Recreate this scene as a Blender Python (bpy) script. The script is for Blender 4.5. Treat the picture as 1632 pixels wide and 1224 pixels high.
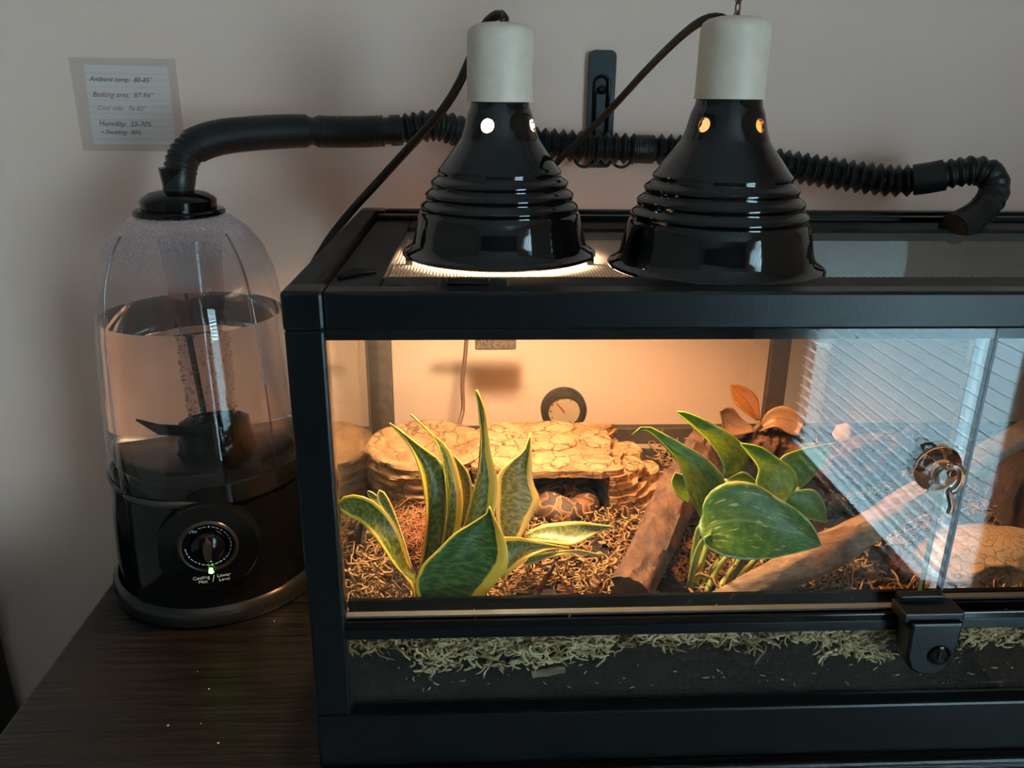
import bpy, bmesh, math, random
from mathutils import Vector, Matrix, noise
random.seed(7)
for o in list(bpy.data.objects): bpy.data.objects.remove(o)
SC = bpy.context.scene
COL = SC.collection
S = 0.01                                  # everything below is written in centimetres

# ------------------------------------------------------------------ camera
CAM = Vector((10.658, -43.756, 43.323)); FPX = 1291.7
PI_, YA, RO = (math.radians(a) for a in (19.736, 2.711, 0.612))
FW = Vector((math.sin(YA)*math.cos(PI_), math.cos(YA)*math.cos(PI_), -math.sin(PI_)))
_r = Vector((math.cos(YA), -math.sin(YA), 0)); _u = _r.cross(FW)
RT = _r*math.cos(RO) + _u*math.sin(RO); UP = _u*math.cos(RO) - _r*math.sin(RO)
cd = bpy.data.cameras.new('camera'); cam = bpy.data.objects.new('camera', cd); COL.objects.link(cam)
cd.sensor_fit = 'HORIZONTAL'; cd.sensor_width = 36; cd.lens = FPX/1632*36; cd.clip_start = .01; cd.clip_end = 50
m = Matrix((RT, UP, -FW)).transposed().to_4x4(); m.translation = CAM*S; cam.matrix_world = m
SC.camera = cam
# ------------------------------------------------------------------ daylight, exposure
w = bpy.data.worlds.new('daylight'); SC.world = w; w.use_nodes = True
bg = w.node_tree.nodes['Background']; bg.inputs[0].default_value = (.56, .84, 1.0, 1); bg.inputs[1].default_value = 32
vs = SC.view_settings; vs.view_transform = 'Standard'; vs.look = 'None'; vs.gamma = 1; vs.exposure = 0; vs.use_curve_mapping = False
WIN = (-275, -143, -103, 105)             # patio window in the right wall: y0, y1, z0, z1
WX = 150
pl = bpy.data.lights.new('window_portal', 'AREA'); pl.shape = 'RECTANGLE'; pl.size = 2.08; pl.size_y = 1.32
pl.cycles.is_portal = True
po = bpy.data.objects.new('window_portal', pl); COL.objects.link(po)
po.location = ((WX+8)*S, (WIN[0]+WIN[1])/2*S, (WIN[2]+WIN[3])/2*S); po.rotation_euler = (0, math.radians(90), 0)

def at(x, y, Y=None, Z=None):             # photo position + depth -> point in the room
    d = FW + RT*((x-816)/FPX) - UP*((y-612)/FPX)
    t = (Y-CAM.y)/d.y if Y is not None else (Z-CAM.z)/d.z
    return CAM + d*t

# ------------------------------------------------------------------ materials
MATS = {}
def mat(name, col=(.5,.5,.5), rough=.5, metal=0, spec=.5, noise_s=0, col2=None, bump=0, bump_s=None, coat=0, emit=None, estr=0, stretch=(1,1,1), trans=0, ior=1.45, contrast=(.35,.65)):
    if name in MATS: return MATS[name]
    M = bpy.data.materials.new(name); M.use_nodes = True; nt = M.node_tree; b = nt.nodes['Principled BSDF']
    b.inputs['Base Color'].default_value = (*col, 1); b.inputs['Roughness'].default_value = rough
    b.inputs['Metallic'].default_value = metal; b.inputs['Specular IOR Level'].default_value = spec
    b.inputs['Coat Weight'].default_value = coat; b.inputs['Coat Roughness'].default_value = .03
    b.inputs['Transmission Weight'].default_value = trans; b.inputs['IOR'].default_value = ior
    if emit: b.inputs['Emission Color'].default_value = (*emit,1); b.inputs['Emission Strength'].default_value = estr
    if noise_s or bump:
        tc = nt.nodes.new('ShaderNodeTexCoord'); mp = nt.nodes.new('ShaderNodeMapping'); mp.inputs['Scale'].default_value = stretch
        nt.links.new(tc.outputs['Object'], mp.inputs[0])
    if noise_s and col2:
        n = nt.nodes.new('ShaderNodeTexNoise'); n.inputs['Scale'].default_value = noise_s; n.inputs['Detail'].default_value = 6; n.inputs['Roughness'].default_value = .6
        nt.links.new(mp.outputs[0], n.inputs[0])
        r = nt.nodes.new('ShaderNodeValToRGB'); e = r.color_ramp.elements
        e[0].position, e[1].position = contrast; e[0].color = (*col,1); e[1].color = (*col2,1)
        nt.links.new(n.outputs[0], r.inputs[0]); nt.links.new(r.outputs[0], b.inputs['Base Color'])
    if bump:
        n = nt.nodes.new('ShaderNodeTexNoise'); n.inputs['Scale'].default_value = bump_s or noise_s; n.inputs['Detail'].default_value = 8
        nt.links.new(mp.outputs[0], n.inputs[0])
        bp = nt.nodes.new('ShaderNodeBump'); bp.inputs['Strength'].default_value = bump; bp.inputs['Distance'].default_value = .002
        nt.links.new(n.outputs[0], bp.inputs['Height']); nt.links.new(bp.outputs[0], b.inputs['Normal'])
    MATS[name] = M; return M

def clear(name, tint=(1,1,1), rough=0.0, f0=.04, fog=None):
    """thin clear sheet: see-through, with the reflection growing towards grazing angles"""
    M = bpy.data.materials.new(name); M.use_nodes = True; nt = M.node_tree; nt.nodes.clear(); N = nt.nodes.new; Lk = nt.links.new
    out = N('ShaderNodeOutputMaterial'); mx = N('ShaderNodeMixShader'); tr = N('ShaderNodeBsdfTransparent'); gl = N('ShaderNodeBsdfGlossy')
    tr.inputs[0].default_value = (*tint,1); gl.inputs['Roughness'].default_value = rough
    lw = N('ShaderNodeLayerWeight'); lw.inputs[0].default_value = .5
    p = N('ShaderNodeMath'); p.operation = 'POWER'; p.inputs[1].default_value = 5
    q = N('ShaderNodeMath'); q.operation = 'MULTIPLY_ADD'; q.inputs[1].default_value = 1-f0; q.inputs[2].default_value = f0
    Lk(lw.outputs['Facing'], p.inputs[0]); Lk(p.outputs[0], q.inputs[0]); Lk(q.outputs[0], mx.inputs[0])
    Lk(tr.outputs[0], mx.inputs[1]); Lk(gl.outputs[0], mx.inputs[2])
    last = mx
    if fog:                                # (z0, z1 metres of the fogged band, colour, amount, grain)
        z0, z1, fc, am, gs = fog
        df = N('ShaderNodeBsdfDiffuse'); df.inputs[0].default_value = (*fc,1); tl = N('ShaderNodeBsdfTranslucent'); tl.inputs[0].default_value = (*fc,1)
        ad = N('ShaderNodeMixShader'); ad.inputs[0].default_value = .5; Lk(df.outputs[0], ad.inputs[1]); Lk(tl.outputs[0], ad.inputs[2])
        g = N('ShaderNodeNewGeometry'); sx = N('ShaderNodeSeparateXYZ'); Lk(g.outputs['Position'], sx.inputs[0])
        mr = N('ShaderNodeMapRange'); mr.inputs['From Min'].default_value = z0; mr.inputs['From Max'].default_value = z1; mr.inputs['To Max'].default_value = am
        n = N('ShaderNodeTexNoise'); n.inputs['Scale'].default_value = gs; n.inputs['Detail'].default_value = 3; Lk(g.outputs['Position'], n.inputs[0])
        n2 = N('ShaderNodeMapRange'); n2.inputs['From Min'].default_value = .35; n2.inputs['From Max'].default_value = .65; n2.inputs['To Min'].default_value = .45; n2.inputs['To Max'].default_value = 1.2
        Lk(n.outputs[0], n2.inputs[0])
        ml = N('ShaderNodeMath'); ml.operation = 'MULTIPLY'; Lk(sx.outputs[2], mr.inputs[0]); Lk(mr.outputs[0], ml.inputs[0]); Lk(n2.outputs[0], ml.inputs[1])
        m2 = N('ShaderNodeMixShader'); Lk(ml.outputs[0], m2.inputs[0]); Lk(mx.outputs[0], m2.inputs[1]); Lk(ad.outputs[0], m2.inputs[2]); last = m2
    Lk(last.outputs[0], out.inputs[0]); MATS[name] = M; return M

def leafmat(name, mid, mid2, edge, edge_at, band=0, vein=None, transl=.25, spot=None, ctr=.5):
    """leaf colour by its own width (u) and length (v): margin, bands, vein"""
    M = bpy.data.materials.new(name); M.use_nodes = True; nt = M.node_tree; b = nt.nodes['Principled BSDF']; N = nt.nodes.new; Lk = nt.links.new
    uv = N('ShaderNodeUVMap'); sx = N('ShaderNodeSeparateXYZ'); Lk(uv.outputs[0], sx.inputs[0])
    mp = N('ShaderNodeMapping'); mp.inputs['Scale'].default_value = (3, 14 if band else 5, 1); Lk(uv.outputs[0], mp.inputs[0])
    n = N('ShaderNodeTexNoise'); n.inputs['Scale'].default_value = 2.2 if band else 3; n.inputs['Detail'].default_value = 5; Lk(mp.outputs[0], n.inputs[0])
    r = N('ShaderNodeValToRGB'); e = r.color_ramp.elements; e[0].position = .42; e[1].position = .62; e[0].color = (*mid,1); e[1].color = (*mid2,1); Lk(n.outputs[0], r.inputs[0])
    a = N('ShaderNodeMath'); a.operation = 'SUBTRACT'; a.inputs[1].default_value = ctr; Lk(sx.outputs[0], a.inputs[0])
    ab = N('ShaderNodeMath'); ab.operation = 'ABSOLUTE'; Lk(a.outputs[0], ab.inputs[0])
    wn = N('ShaderNodeTexNoise'); wn.inputs['Scale'].default_value = 9; Lk(uv.outputs[0], wn.inputs[0])
    wm = N('ShaderNodeMath'); wm.operation = 'MULTIPLY_ADD'; wm.inputs[1].default_value = .08; Lk(wn.outputs[0], wm.inputs[0]); Lk(ab.outputs[0], wm.inputs[2])
    cr = N('ShaderNodeMapRange'); cr.inputs['From Min'].default_value = edge_at/2+.035; cr.inputs['From Max'].default_value = edge_at/2+.06; Lk(wm.outputs[0], cr.inputs[0])
    mx = N('ShaderNodeMix'); mx.data_type = 'RGBA'; mx.inputs[7].default_value = (*edge,1); Lk(cr.outputs[0], mx.inputs[0]); Lk(r.outputs[0], mx.inputs[6])
    colout = mx.outputs[2]
    if vein:
        vr = N('ShaderNodeMapRange'); vr.inputs['From Min'].default_value = .03; vr.inputs['From Max'].default_value = .01; Lk(ab.outputs[0], vr.inputs[0])
        m2 = N('ShaderNodeMix'); m2.data_type = 'RGBA'; m2.inputs[7].default_value = (*vein,1); Lk(vr.outputs[0], m2.inputs[0]); Lk(colout, m2.inputs[6]); colout = m2.outputs[2]
    if spot:
        ms = N('ShaderNodeMapping'); ms.inputs['Scale'].default_value = (9, 4, 1); ms.inputs['Rotation'].default_value = (0,0,.5); Lk(uv.outputs[0], ms.inputs[0])
        sn = N('ShaderNodeTexNoise'); sn.inputs['Scale'].default_value = 2.4; sn.inputs['Detail'].default_value = 7; Lk(ms.outputs[0], sn.inputs[0])
        sr = N('ShaderNodeMapRange'); sr.inputs['From Min'].default_value = .58; sr.inputs['From Max'].default_value = .68; Lk(sn.outputs[0], sr.inputs[0])
        m3 = N('ShaderNodeMix'); m3.data_type = 'RGBA'; m3.inputs[7].default_value = (*spot,1); Lk(sr.outputs[0], m3.inputs[0]); Lk(colout, m3.inputs[6]); colout = m3.outputs[2]
    Lk(colout, b.inputs['Base Color']); b.inputs['Roughness'].default_value = .42; b.inputs['Specular IOR Level'].default_value = .5
    tl = N('ShaderNodeBsdfTranslucent'); Lk(colout, tl.inputs[0]); ms_ = N('ShaderNodeMixShader'); ms_.inputs[0].default_value = transl
    out = nt.nodes['Material Output']; Lk(b.outputs[0], ms_.inputs[1]); Lk(tl.outputs[0], ms_.inputs[2]); Lk(ms_.outputs[0], out.inputs[0])
    MATS[name] = M; return M

DARKWALL = mat('dark_wall_paint', (.16,.13,.11), .8)
WALL = mat('wall_paint', (.84,.58,.48), .75, bump=.06, bump_s=350)
CEIL = mat('ceiling_paint', (.8,.79,.77), .9)
FLOOR = mat('floor_carpet', (.22,.18,.15), .95, noise_s=60, col2=(.27,.22,.18))
WHITE = mat('white_trim', (.8,.8,.8), .5)
BLACKPL = mat('black_frame_plastic', (.004,.005,.006), .28, spec=.3, bump=.05, bump_s=500)
DULLPL = mat('dull_black_plastic', (.010,.009,.0085), .5, spec=.3, bump=.1, bump_s=700)
GLOSSBLK = mat('gloss_black_plastic', (.003,.003,.003), .12, spec=.4)
ENAMEL = mat('black_enamel', (.003,.003,.0035), .06, spec=.55, coat=.25)
LINING = mat('white_lining', (.85,.84,.82), .3)
CERAMIC = mat('ceramic_socket', (.68,.53,.42), .42, noise_s=150, col2=(.74,.58,.47))
RUBBER = mat('hose_rubber', (.010,.010,.010), .38)
CORD = mat('cord_rubber', (.012,.009,.008), .45)
GLASS = clear('pane_glass', (.97,.985,.975))
GEDGE = mat('glass_edge', (.03,.05,.05), .15)
STEEL = mat('mesh_wire', (.11,.095,.085), .5)
LAMPLIT = mat('lamplit_frame', (.035,.024,.017), .65, noise_s=120, col2=(.06,.043,.031))  # black rear frame, with the lamp's brown light put into its colour
BRASS = mat('chain_metal', (.22,.13,.09), .35, metal=1)
PAPER = mat('index_card', (.92,.74,.68), .8)
SLEEVE = clear('plastic_sleeve', (.955,.955,.955), .35, .03)

# dark stained table: grain runs left to right
TABLE = mat('dark_wood', (.003,.0023,.002), .3, spec=.45, noise_s=9, col2=(.010,.007,.005), bump=.7, bump_s=16, stretch=(.8,14,14))
# ------------------------------------------------------------------ mesh helpers
def add(name, verts, faces, material, parent=None, smooth=False, uvs=None, scale=True):
    me = bpy.data.meshes.new(name)
    me.from_pydata([tuple(Vector(v)*S) for v in verts] if scale else verts, [], faces)
    me.update()
    if smooth: me.polygons.foreach_set('use_smooth', [True]*len(me.polygons))
    if uvs:
        ul = me.uv_layers.new(name='UVMap')
        for l in me.loops: ul.data[l.index].uv = uvs[l.vertex_index]
    me.materials.append(material)
    o = bpy.data.objects.new(name, me); COL.objects.link(o)
    if parent: o.parent = parent
    return o
def sharp(o, ang=35):
    md = o.modifiers.new('smooth', 'EDGE_SPLIT'); md.split_angle = math.radians(ang); return o
def thing(name, label, cat, group=None):
    o = bpy.data.objects.new(name, None); COL.objects.link(o); o.empty_display_size = .02; tag(o, label, cat, group); return o
def tag(o, label=None, cat=None, group=None, kind=None):
    if label: o['label'] = label
    if cat: o['category'] = cat
    if group: o['group'] = group
    if kind: o['kind'] = kind
    return o
class MB:
    def __init__(s): s.v = []; s.f = []
    def put(s, v, f):
        n = len(s.v); s.v += [Vector(p) for p in v]; s.f += [tuple(i+n for i in q) for q in f]; return s
    def box(s, x0, x1, y0, y1, z0, z1, bv=0):
        if bv:
            c = Vector(((x0+x1)/2,(y0+y1)/2,(z0+z1)/2)); h = Vector(((x1-x0)/2,(y1-y0)/2,(z1-z0)/2))
            bm = bmesh.new(); bmesh.ops.create_cube(bm, size=2)
            for v in bm.verts: v.co = Vector((v.co.x*h.x, v.co.y*h.y, v.co.z*h.z))
            bmesh.ops.bevel(bm, geom=bm.edges[:], offset=bv, segments=2, affect='EDGES', profile=.5)
            bm.verts.index_update()
            s.put([v.co+c for v in bm.verts], [[v.index for v in f.verts] for f in bm.faces]); bm.free(); return s
        return s.put([(x0,y0,z0),(x1,y0,z0),(x1,y1,z0),(x0,y1,z0),(x0,y0,z1),(x1,y0,z1),(x1,y1,z1),(x0,y1,z1)],
                     [(0,3,2,1),(4,5,6,7),(0,1,5,4),(1,2,6,5),(2,3,7,6),(3,0,4,7)])
    def lathe(s, prof, c=(0,0,0), n=48, fn=None, cap0=False, cap1=False):
        """prof: (radius, height) pairs; fn(angle, r, z) may return another radius"""
        V = []; F = []; k = len(prof)
        for i in range(n):
            a = 2*math.pi*i/n
            for r, z in prof:
                rr = fn(a, r, z) if fn else r
                V.append((c[0]+rr*math.cos(a), c[1]+rr*math.sin(a), c[2]+z))
        for i in range(n):
            j = (i+1) % n
            for q in range(k-1): F.append((i*k+q, j*k+q, j*k+q+1, i*k+q+1))
        if cap0: F.append(tuple(i*k for i in range(n))[::-1])
        if cap1: F.append(tuple(i*k+k-1 for i in range(n)))
        return s.put(V, F)
    def tube(s, pts, rad, n=10, caps=True, flat=1.0):
        pts = [Vector(p) for p in pts]; k = len(pts); V = []; F = []
        t = (pts[1]-pts[0]).normalized(); up = Vector((0,0,1)) if abs(t.z) < .9 else Vector((1,0,0))
        nr = (up - t*up.dot(t)).normalized()
        for i, p in enumerate(pts):
            t = (pts[min(i+1,k-1)] - pts[max(i-1,0)]).normalized()
            nr = (nr - t*nr.dot(t)); nr = nr.normalized() if nr.length > 1e-6 else t.orthogonal().normalized()
            bn = t.cross(nr); r = rad[i] if hasattr(rad, '__len__') else rad
            for j in range(n):
                a = 2*math.pi*j/n; V.append(p + nr*(r*math.cos(a)) + bn*(r*flat*math.sin(a)))
        for i in range(k-1):
            for j in range(n):
                j2 = (j+1) % n; F.append((i*n+j, i*n+j2, (i+1)*n+j2, (i+1)*n+j))
        if caps: F.append(tuple(range(n))[::-1]); F.append(tuple((k-1)*n+j for j in range(n)))
        return s.put(V, F)
    def prism(s, poly, z0, z1):
        n = len(poly); V = [(x,y,z0) for x,y in poly] + [(x,y,z1) for x,y in poly]
        F = [tuple(range(n))[::-1], tuple(range(n,2*n))] + [(i,(i+1)%n,n+(i+1)%n,n+i) for i in range(n)]
        return s.put(V, F)
    def xf(s, M): s.v = [M @ v for v in s.v]; return s
    def obj(s, name, material, parent=None, smooth=False, edge=None):
        o = add(name, s.v, s.f, material, parent, smooth)
        if edge: sharp(o, edge)
        return o
def catmull(P, n):
    P = [Vector(p) for p in P]
    if len(P) == 2: return [P[0].lerp(P[1], i/(n-1)) for i in range(n)]
    d = [0]
    for a, b in zip(P, P[1:]): d.append(d[-1]+max((b-a).length,1e-6))
    out = []; E = [P[0]*2-P[1]] + P + [P[-1]*2-P[-2]]
    for i in range(n):
        s_ = d[-1]*i/(n-1); k = 0
        while k < len(P)-2 and s_ > d[k+1]: k += 1
        t = (s_-d[k])/(d[k+1]-d[k]); p0,p1,p2,p3 = E[k:k+4]
        out.append(.5*((2*p1)+(p2-p0)*t+(2*p0-5*p1+4*p2-p3)*t*t+(3*p1-p0-3*p2+p3)*t**3))
    return out
def bx(name, a, material, parent=None, bv=0): return MB().box(*a, bv=bv).obj(name, material, parent)
def text_mesh(name, txt, size, M, material, parent, shear=0, extrude=.004, align='LEFT'):
    cu = bpy.data.curves.new(name, 'FONT'); cu.body = txt; cu.size = size*S; cu.shear = shear; cu.extrude = extrude*S; cu.align_x = align; cu.resolution_u = 3
    t = bpy.data.objects.new(name, cu); COL.objects.link(t)
    me = bpy.data.meshes.new_from_object(t.evaluated_get(bpy.context.evaluated_depsgraph_get())); bpy.data.objects.remove(t)
    me.transform(Matrix.Translation((0,0,0))); mm = M.copy(); mm.translation = mm.translation*S; me.transform(mm)
    me.materials.clear(); me.materials.append(material)
    o = bpy.data.objects.new(name, me); COL.objects.link(o); o.parent = parent; return o
def fbm(p, s=1, o=3): return noise.fractal(Vector(p)*s, 1.0, 2.0, o)

# ================================================================== the room
st = lambda o: tag(o, kind='structure')
FZ, CZ, BW = -105, 150, 40
st(bx('floor', (-160, 160, -340, 50, FZ-5, FZ), FLOOR))
st(bx('ceiling', (-160, 160, -340, 50, CZ, CZ+5), CEIL))
st(bx('wall_back', (-160, 160, BW, BW+8, FZ, CZ), WALL))
st(bx('wall_left', (-168, -160, -340, 50, FZ, CZ), mat('brown_wall_paint', (.34,.28,.23), .8)))
st(bx('wall_front', (-160, 160, -348, -340, FZ, CZ), DARKWALL))
y0, y1, z0, z1 = WIN; mb = MB()
mb.box(WX, WX+10, -340, y0, FZ, CZ).box(WX, WX+10, y1, 48, FZ, CZ).box(WX, WX+10, y0, y1, z1, CZ).box(WX, WX+10, y0, y1, FZ, z0)
st(mb.obj('wall_right', WALL))
wf = st(MB().box(WX+2, WX+7, y0, y0+4, z0, z1).box(WX+2, WX+7, y1-4, y1, z0, z1).box(WX+2, WX+7, y0+4, y1-4, z1-4, z1).box(WX+2, WX+7, y0+4, y1-4, z0, z0+4).obj('window_1', WHITE))
bx('pane', (WX+4, WX+4.6, y0+4, y1-4, z0+4, z1-4), GLASS, wf)
st(bx('patio_ground', (WX+10, 1500, -1500, 1000, FZ-12, FZ-6), mat('patio_concrete', (.19,.215,.23), .9)))
bl = thing('window_blind', 'pale horizontal slat blind hanging in the patio window', 'blind')
sl = None
for i in range(47):
    zc = z0+6+i*4.2
    if sl is None:
        q = MB().box(-2.1, 2.1, y0+2, y1-2, -.06, .06); q.xf(Matrix.Rotation(math.radians(24), 4, 'Y')); sl = q.obj('slat', WHITE, bl); o = sl
    else: o = sl.copy(); COL.objects.link(o); o.parent = bl
    o.location = ((WX-1.2)*S, 0, zc*S)

# ================================================================== table and cabinet
t = thing('table', 'dark brown wood grain table carrying the glass terrarium and humidifier', 'table')
bx('table_top', (-23.4, 108, -1.0, 39.6, -3.5, 0), TABLE, t, .25)
for x in (-22, 104): bx('side_panel', (x, x+3, 1, 39, FZ, -3.5), TABLE, t)
bx('rear_panel', (-19, 104, 37, 39, FZ, -3.5), TABLE, t); bx('shelf', (-19, 104, 1, 37, -60, -57), TABLE, t)
c = thing('side_cabinet', 'tall black cabinet edge beyond the left end of the table', 'cabinet')
bx('cabinet_body', (-80, -45.2, 12, 38.5, FZ+6, -5), BLACKPL, c, .4); bx('plinth', (-79, -46, 14, 38, FZ, FZ+6), DULLPL, c)

# ================================================================== terrarium
TW, TD, TH = 82, 34.5, 33
T = thing('terrarium', 'long black framed glass terrarium with sliding front doors', 'terrarium')
F = BLACKPL
bx('base_rail', (-.1, TW+.1, -.15, 1.3, 0, 4.25), F, T, .2); bx('base_rail', (-.1, TW+.1, TD-1.3, TD+.1, 0, 4.25), F, T, .2)
bx('base_rail', (-.1, 1.3, 1.3, TD-1.3, 0, 4.2), F, T, .2); bx('base_rail', (TW-1.3, TW+.1, 1.3, TD-1.3, 0, 4.2), F, T, .2)
bx('floor_pane', (1, TW-1, 1, TD-1, 2.2, 2.8), GEDGE, T)
for x, y in ((0,0),(TW-2.25,0),(0,TD-1.4),(TW-2.25,TD-1.4)): bx('corner_post', (x+.02, x+2.25, y+.02, y+1.4, 4.2, 30.8), LAMPLIT if y else F, T, .18)
bx('rear_brace', (40.6, 42.6, TD-1.1, TD-.2, 4.2, 30.8), LAMPLIT, T, .12)
bx('rear_rail', (2.2, TW-2.2, TD-1.3, TD-.1, 8.9, 10.7), LAMPLIT, T, .12)
# top frame: front rail with drip edge, side and rear rails, corner caps
bx('top_rail', (2.3, TW-2.3, 0, 1.6, 30.8, 33), F, T, .18); bx('drip_edge', (2.2, TW-2.2, .5, 1.7, 30.1, 30.8), GLOSSBLK, T)
bx('top_rail', (2.3, TW-2.3, TD-1.2, TD, 30.8, 33), F, T, .18)
for x in (0, TW-1.5): bx('top_rail', (x, x+1.5, 2, TD-2, 30.8, 33), DULLPL, T, .15)
for x in (-.03, TW-2.3):
    for y in (-.03, TD-2.1): bx('corner_cap', (x, x+2.33, y, y+2.13, 30.75, 33.03), F, T, .22)
# door track
q = MB().box(2.2, TW-2.2, 0, 2.4, 10.3, 10.9, .1).box(2.2, TW-2.2, .0, .3, 10.9, 11.5, .1).box(2.2, TW-2.2, 1.0, 1.25, 10.9, 11.5).box(2.2, TW-2.2, 2.0, 2.3, 10.9, 11.8)
q.obj('door_track', GLOSSBLK, T)
bx('track_lip', (2.2, TW-2.2, -.06, .12, 10.25, 11.0), BLACKPL, T, .05)
# fixed panes
bx('front_pane', (1.8, TW-1.8, .5, .9, 4.2, 10.4), GLASS, T)
bx('rear_pane', (1.8, TW-1.8, TD-1.0, TD-.6, 4.2, 30.9), GLASS, T)
bx('side_pane', (.6, 1.0, 1.2, TD-1.2, 4.2, 30.9), GLASS, T); bx('side_pane', (TW-1.0, TW-.6, 1.2, TD-1.2, 4.2, 30.9), GLASS, T)
d1 = bx('glass_door', (2.3, 41.0, .45, .85, 11.0, 30.7), GLASS, T)
bx('door_edge', (41.0, 41.18, .42, .88, 11.0, 30.7), mat('door_edge_black', (.006,.008,.008), .2), d1); bx('bottom_edge', (2.3, 41.0, .4, .9, 11.55, 11.7), mat('door_channel', (.10,.11,.11), .25, metal=.5), d1)
d2 = bx('glass_door', (40.5, TW-2.3, 1.4, 1.8, 11.0, 30.7), GLASS, T)
bx('door_edge', (40.38, 40.5, 1.38, 1.82, 11.0, 30.7), GEDGE, d2); bx('bottom_edge', (40.5, TW-2.3, 1.35, 1.85, 11.55, 11.7), MATS['door_channel'], d2)

# screen lid, dropped into the top frame
Ld = thing('screen_lid', 'black screen lid with fine diamond metal mesh on top of the terrarium', 'lid')
MX0, MX1, MY0, MY1, MZ = 4.9, 77, 7.3, 26.6, 32.0
bx('lid_plate', (1.75, MX0, 2.2, TD-2.2, 31.3, 32.35), DULLPL, Ld, .12); bx('lid_plate', (MX1, TW-1.75, 2.2, TD-2.2, 31.3, 32.35), DULLPL, Ld, .12)
bx('lid_rail', (MX0, MX1, 1.75, MY0-.0, 31.3, 32.3), DULLPL, Ld, .15); bx('lid_rail', (MX0, MX1, MY1, TD-2.2, 31.3, 32.35), DULLPL, Ld, .12)
bx('lid_rib', (1.8, TW-1.8, TD-3.4, TD-2.4, 32.35, 32.8), F, Ld, .1)
bx('lid_lip', (1.75, MX0-.4, 1.75, 2.3, 31.3, 32.9), DULLPL, Ld, .1)
la = MB().box(8.5, 12.6, 2.2, 4.6, 32.3, 32.75, .08).box(9.0, 11.5, 2.6, 3.8, 32.75, 32.95, .05).obj('latch', BLACKPL, Ld)
MB().lathe([(.0,.18),(.7,.18),(.75,.05),(.8,0)], (5.9,3.4,32.3), 20).obj('screw_cap', GLOSSBLK, Ld)
MB().tube([(2.2,6,32.5),(2.9,7.2,32.6),(4.2,8.2,32.45)], [.12,.3,.2], 8).obj('finger_tab', DULLPL, Ld, True)
mb = MB(); px_, py_ = .46, .30; dirv = Vector((px_, py_, 0)).normalized()
for sg in (1, -1):
    span = MY1-MY0; dx = span*px_/py_; x = MX0-dx
    while x < MX1+dx:
        a = Vector((x, MY0, MZ)); b = Vector((x+dx, MY1, MZ))
        t0 = max(0, (MX0-a.x)/dx); t1 = min(1, (MX1-a.x)/dx)
        if t1 > t0:
            p, q2 = a.lerp(b, t0), a.lerp(b, t1)
            if sg < 0: p.y = MY0+MY1-p.y; q2.y = MY0+MY1-q2.y; p.z += .012; q2.z += .012
            if (q2-p).length > .2:
                nn = Vector((-(q2-p).y, (q2-p).x, 0)).normalized()*.026; up = Vector((0,0,.011))
                mb.put([p-nn-up, p+nn-up, p+up, q2-nn-up, q2+nn-up, q2+up], [(0,1,4,3),(1,2,5,4),(2,0,3,5)])
        x += px_
tag(mb.obj('wire_mesh', STEEL, Ld), kind='stuff')

# ================================================================== heat lamps
def _prof():
    base = [(2.05,43.0),(2.12,42.6),(2.3,42.2),(2.38,41.9),(2.55,41.2),(2.8,40.5),(3.3,39.8),(3.85,39.1),(4.3,38.5),(4.95,37.4),(5.4,36.5),(5.72,35.75),(5.95,35.1),(6.1,34.5),(6.3,33.6),(6.45,33.05)]
    out = []; z = 43.0
    while z >= 33.05:
        for (r0,za),(r1,zb) in zip(base, base[1:]):
            if zb <= z <= za: r = r0+(r1-r0)*(za-z)/(za-zb); break
        if 35.3 < z < 38.6: r += .13*math.sin(2*math.pi*(38.6-z)/.84)*min(1,(38.6-z)/.5,(z-35.3)/.3)
        out.append((r, z)); z -= .12
    return out+[(6.7,32.75),(7.0,32.62),(7.18,32.5),(7.2,32.38),(7.1,32.3),(6.95,32.3)]
PROF = _prof()
INNER = [(6.8,32.35),(6.3,33.0),(5.95,34.5),(5.7,35.3),(4.2,38.2),(3.6,39.1),(2.6,40.5),(2.3,41.4),(2.0,42.2),(1.9,43.0)]
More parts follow.
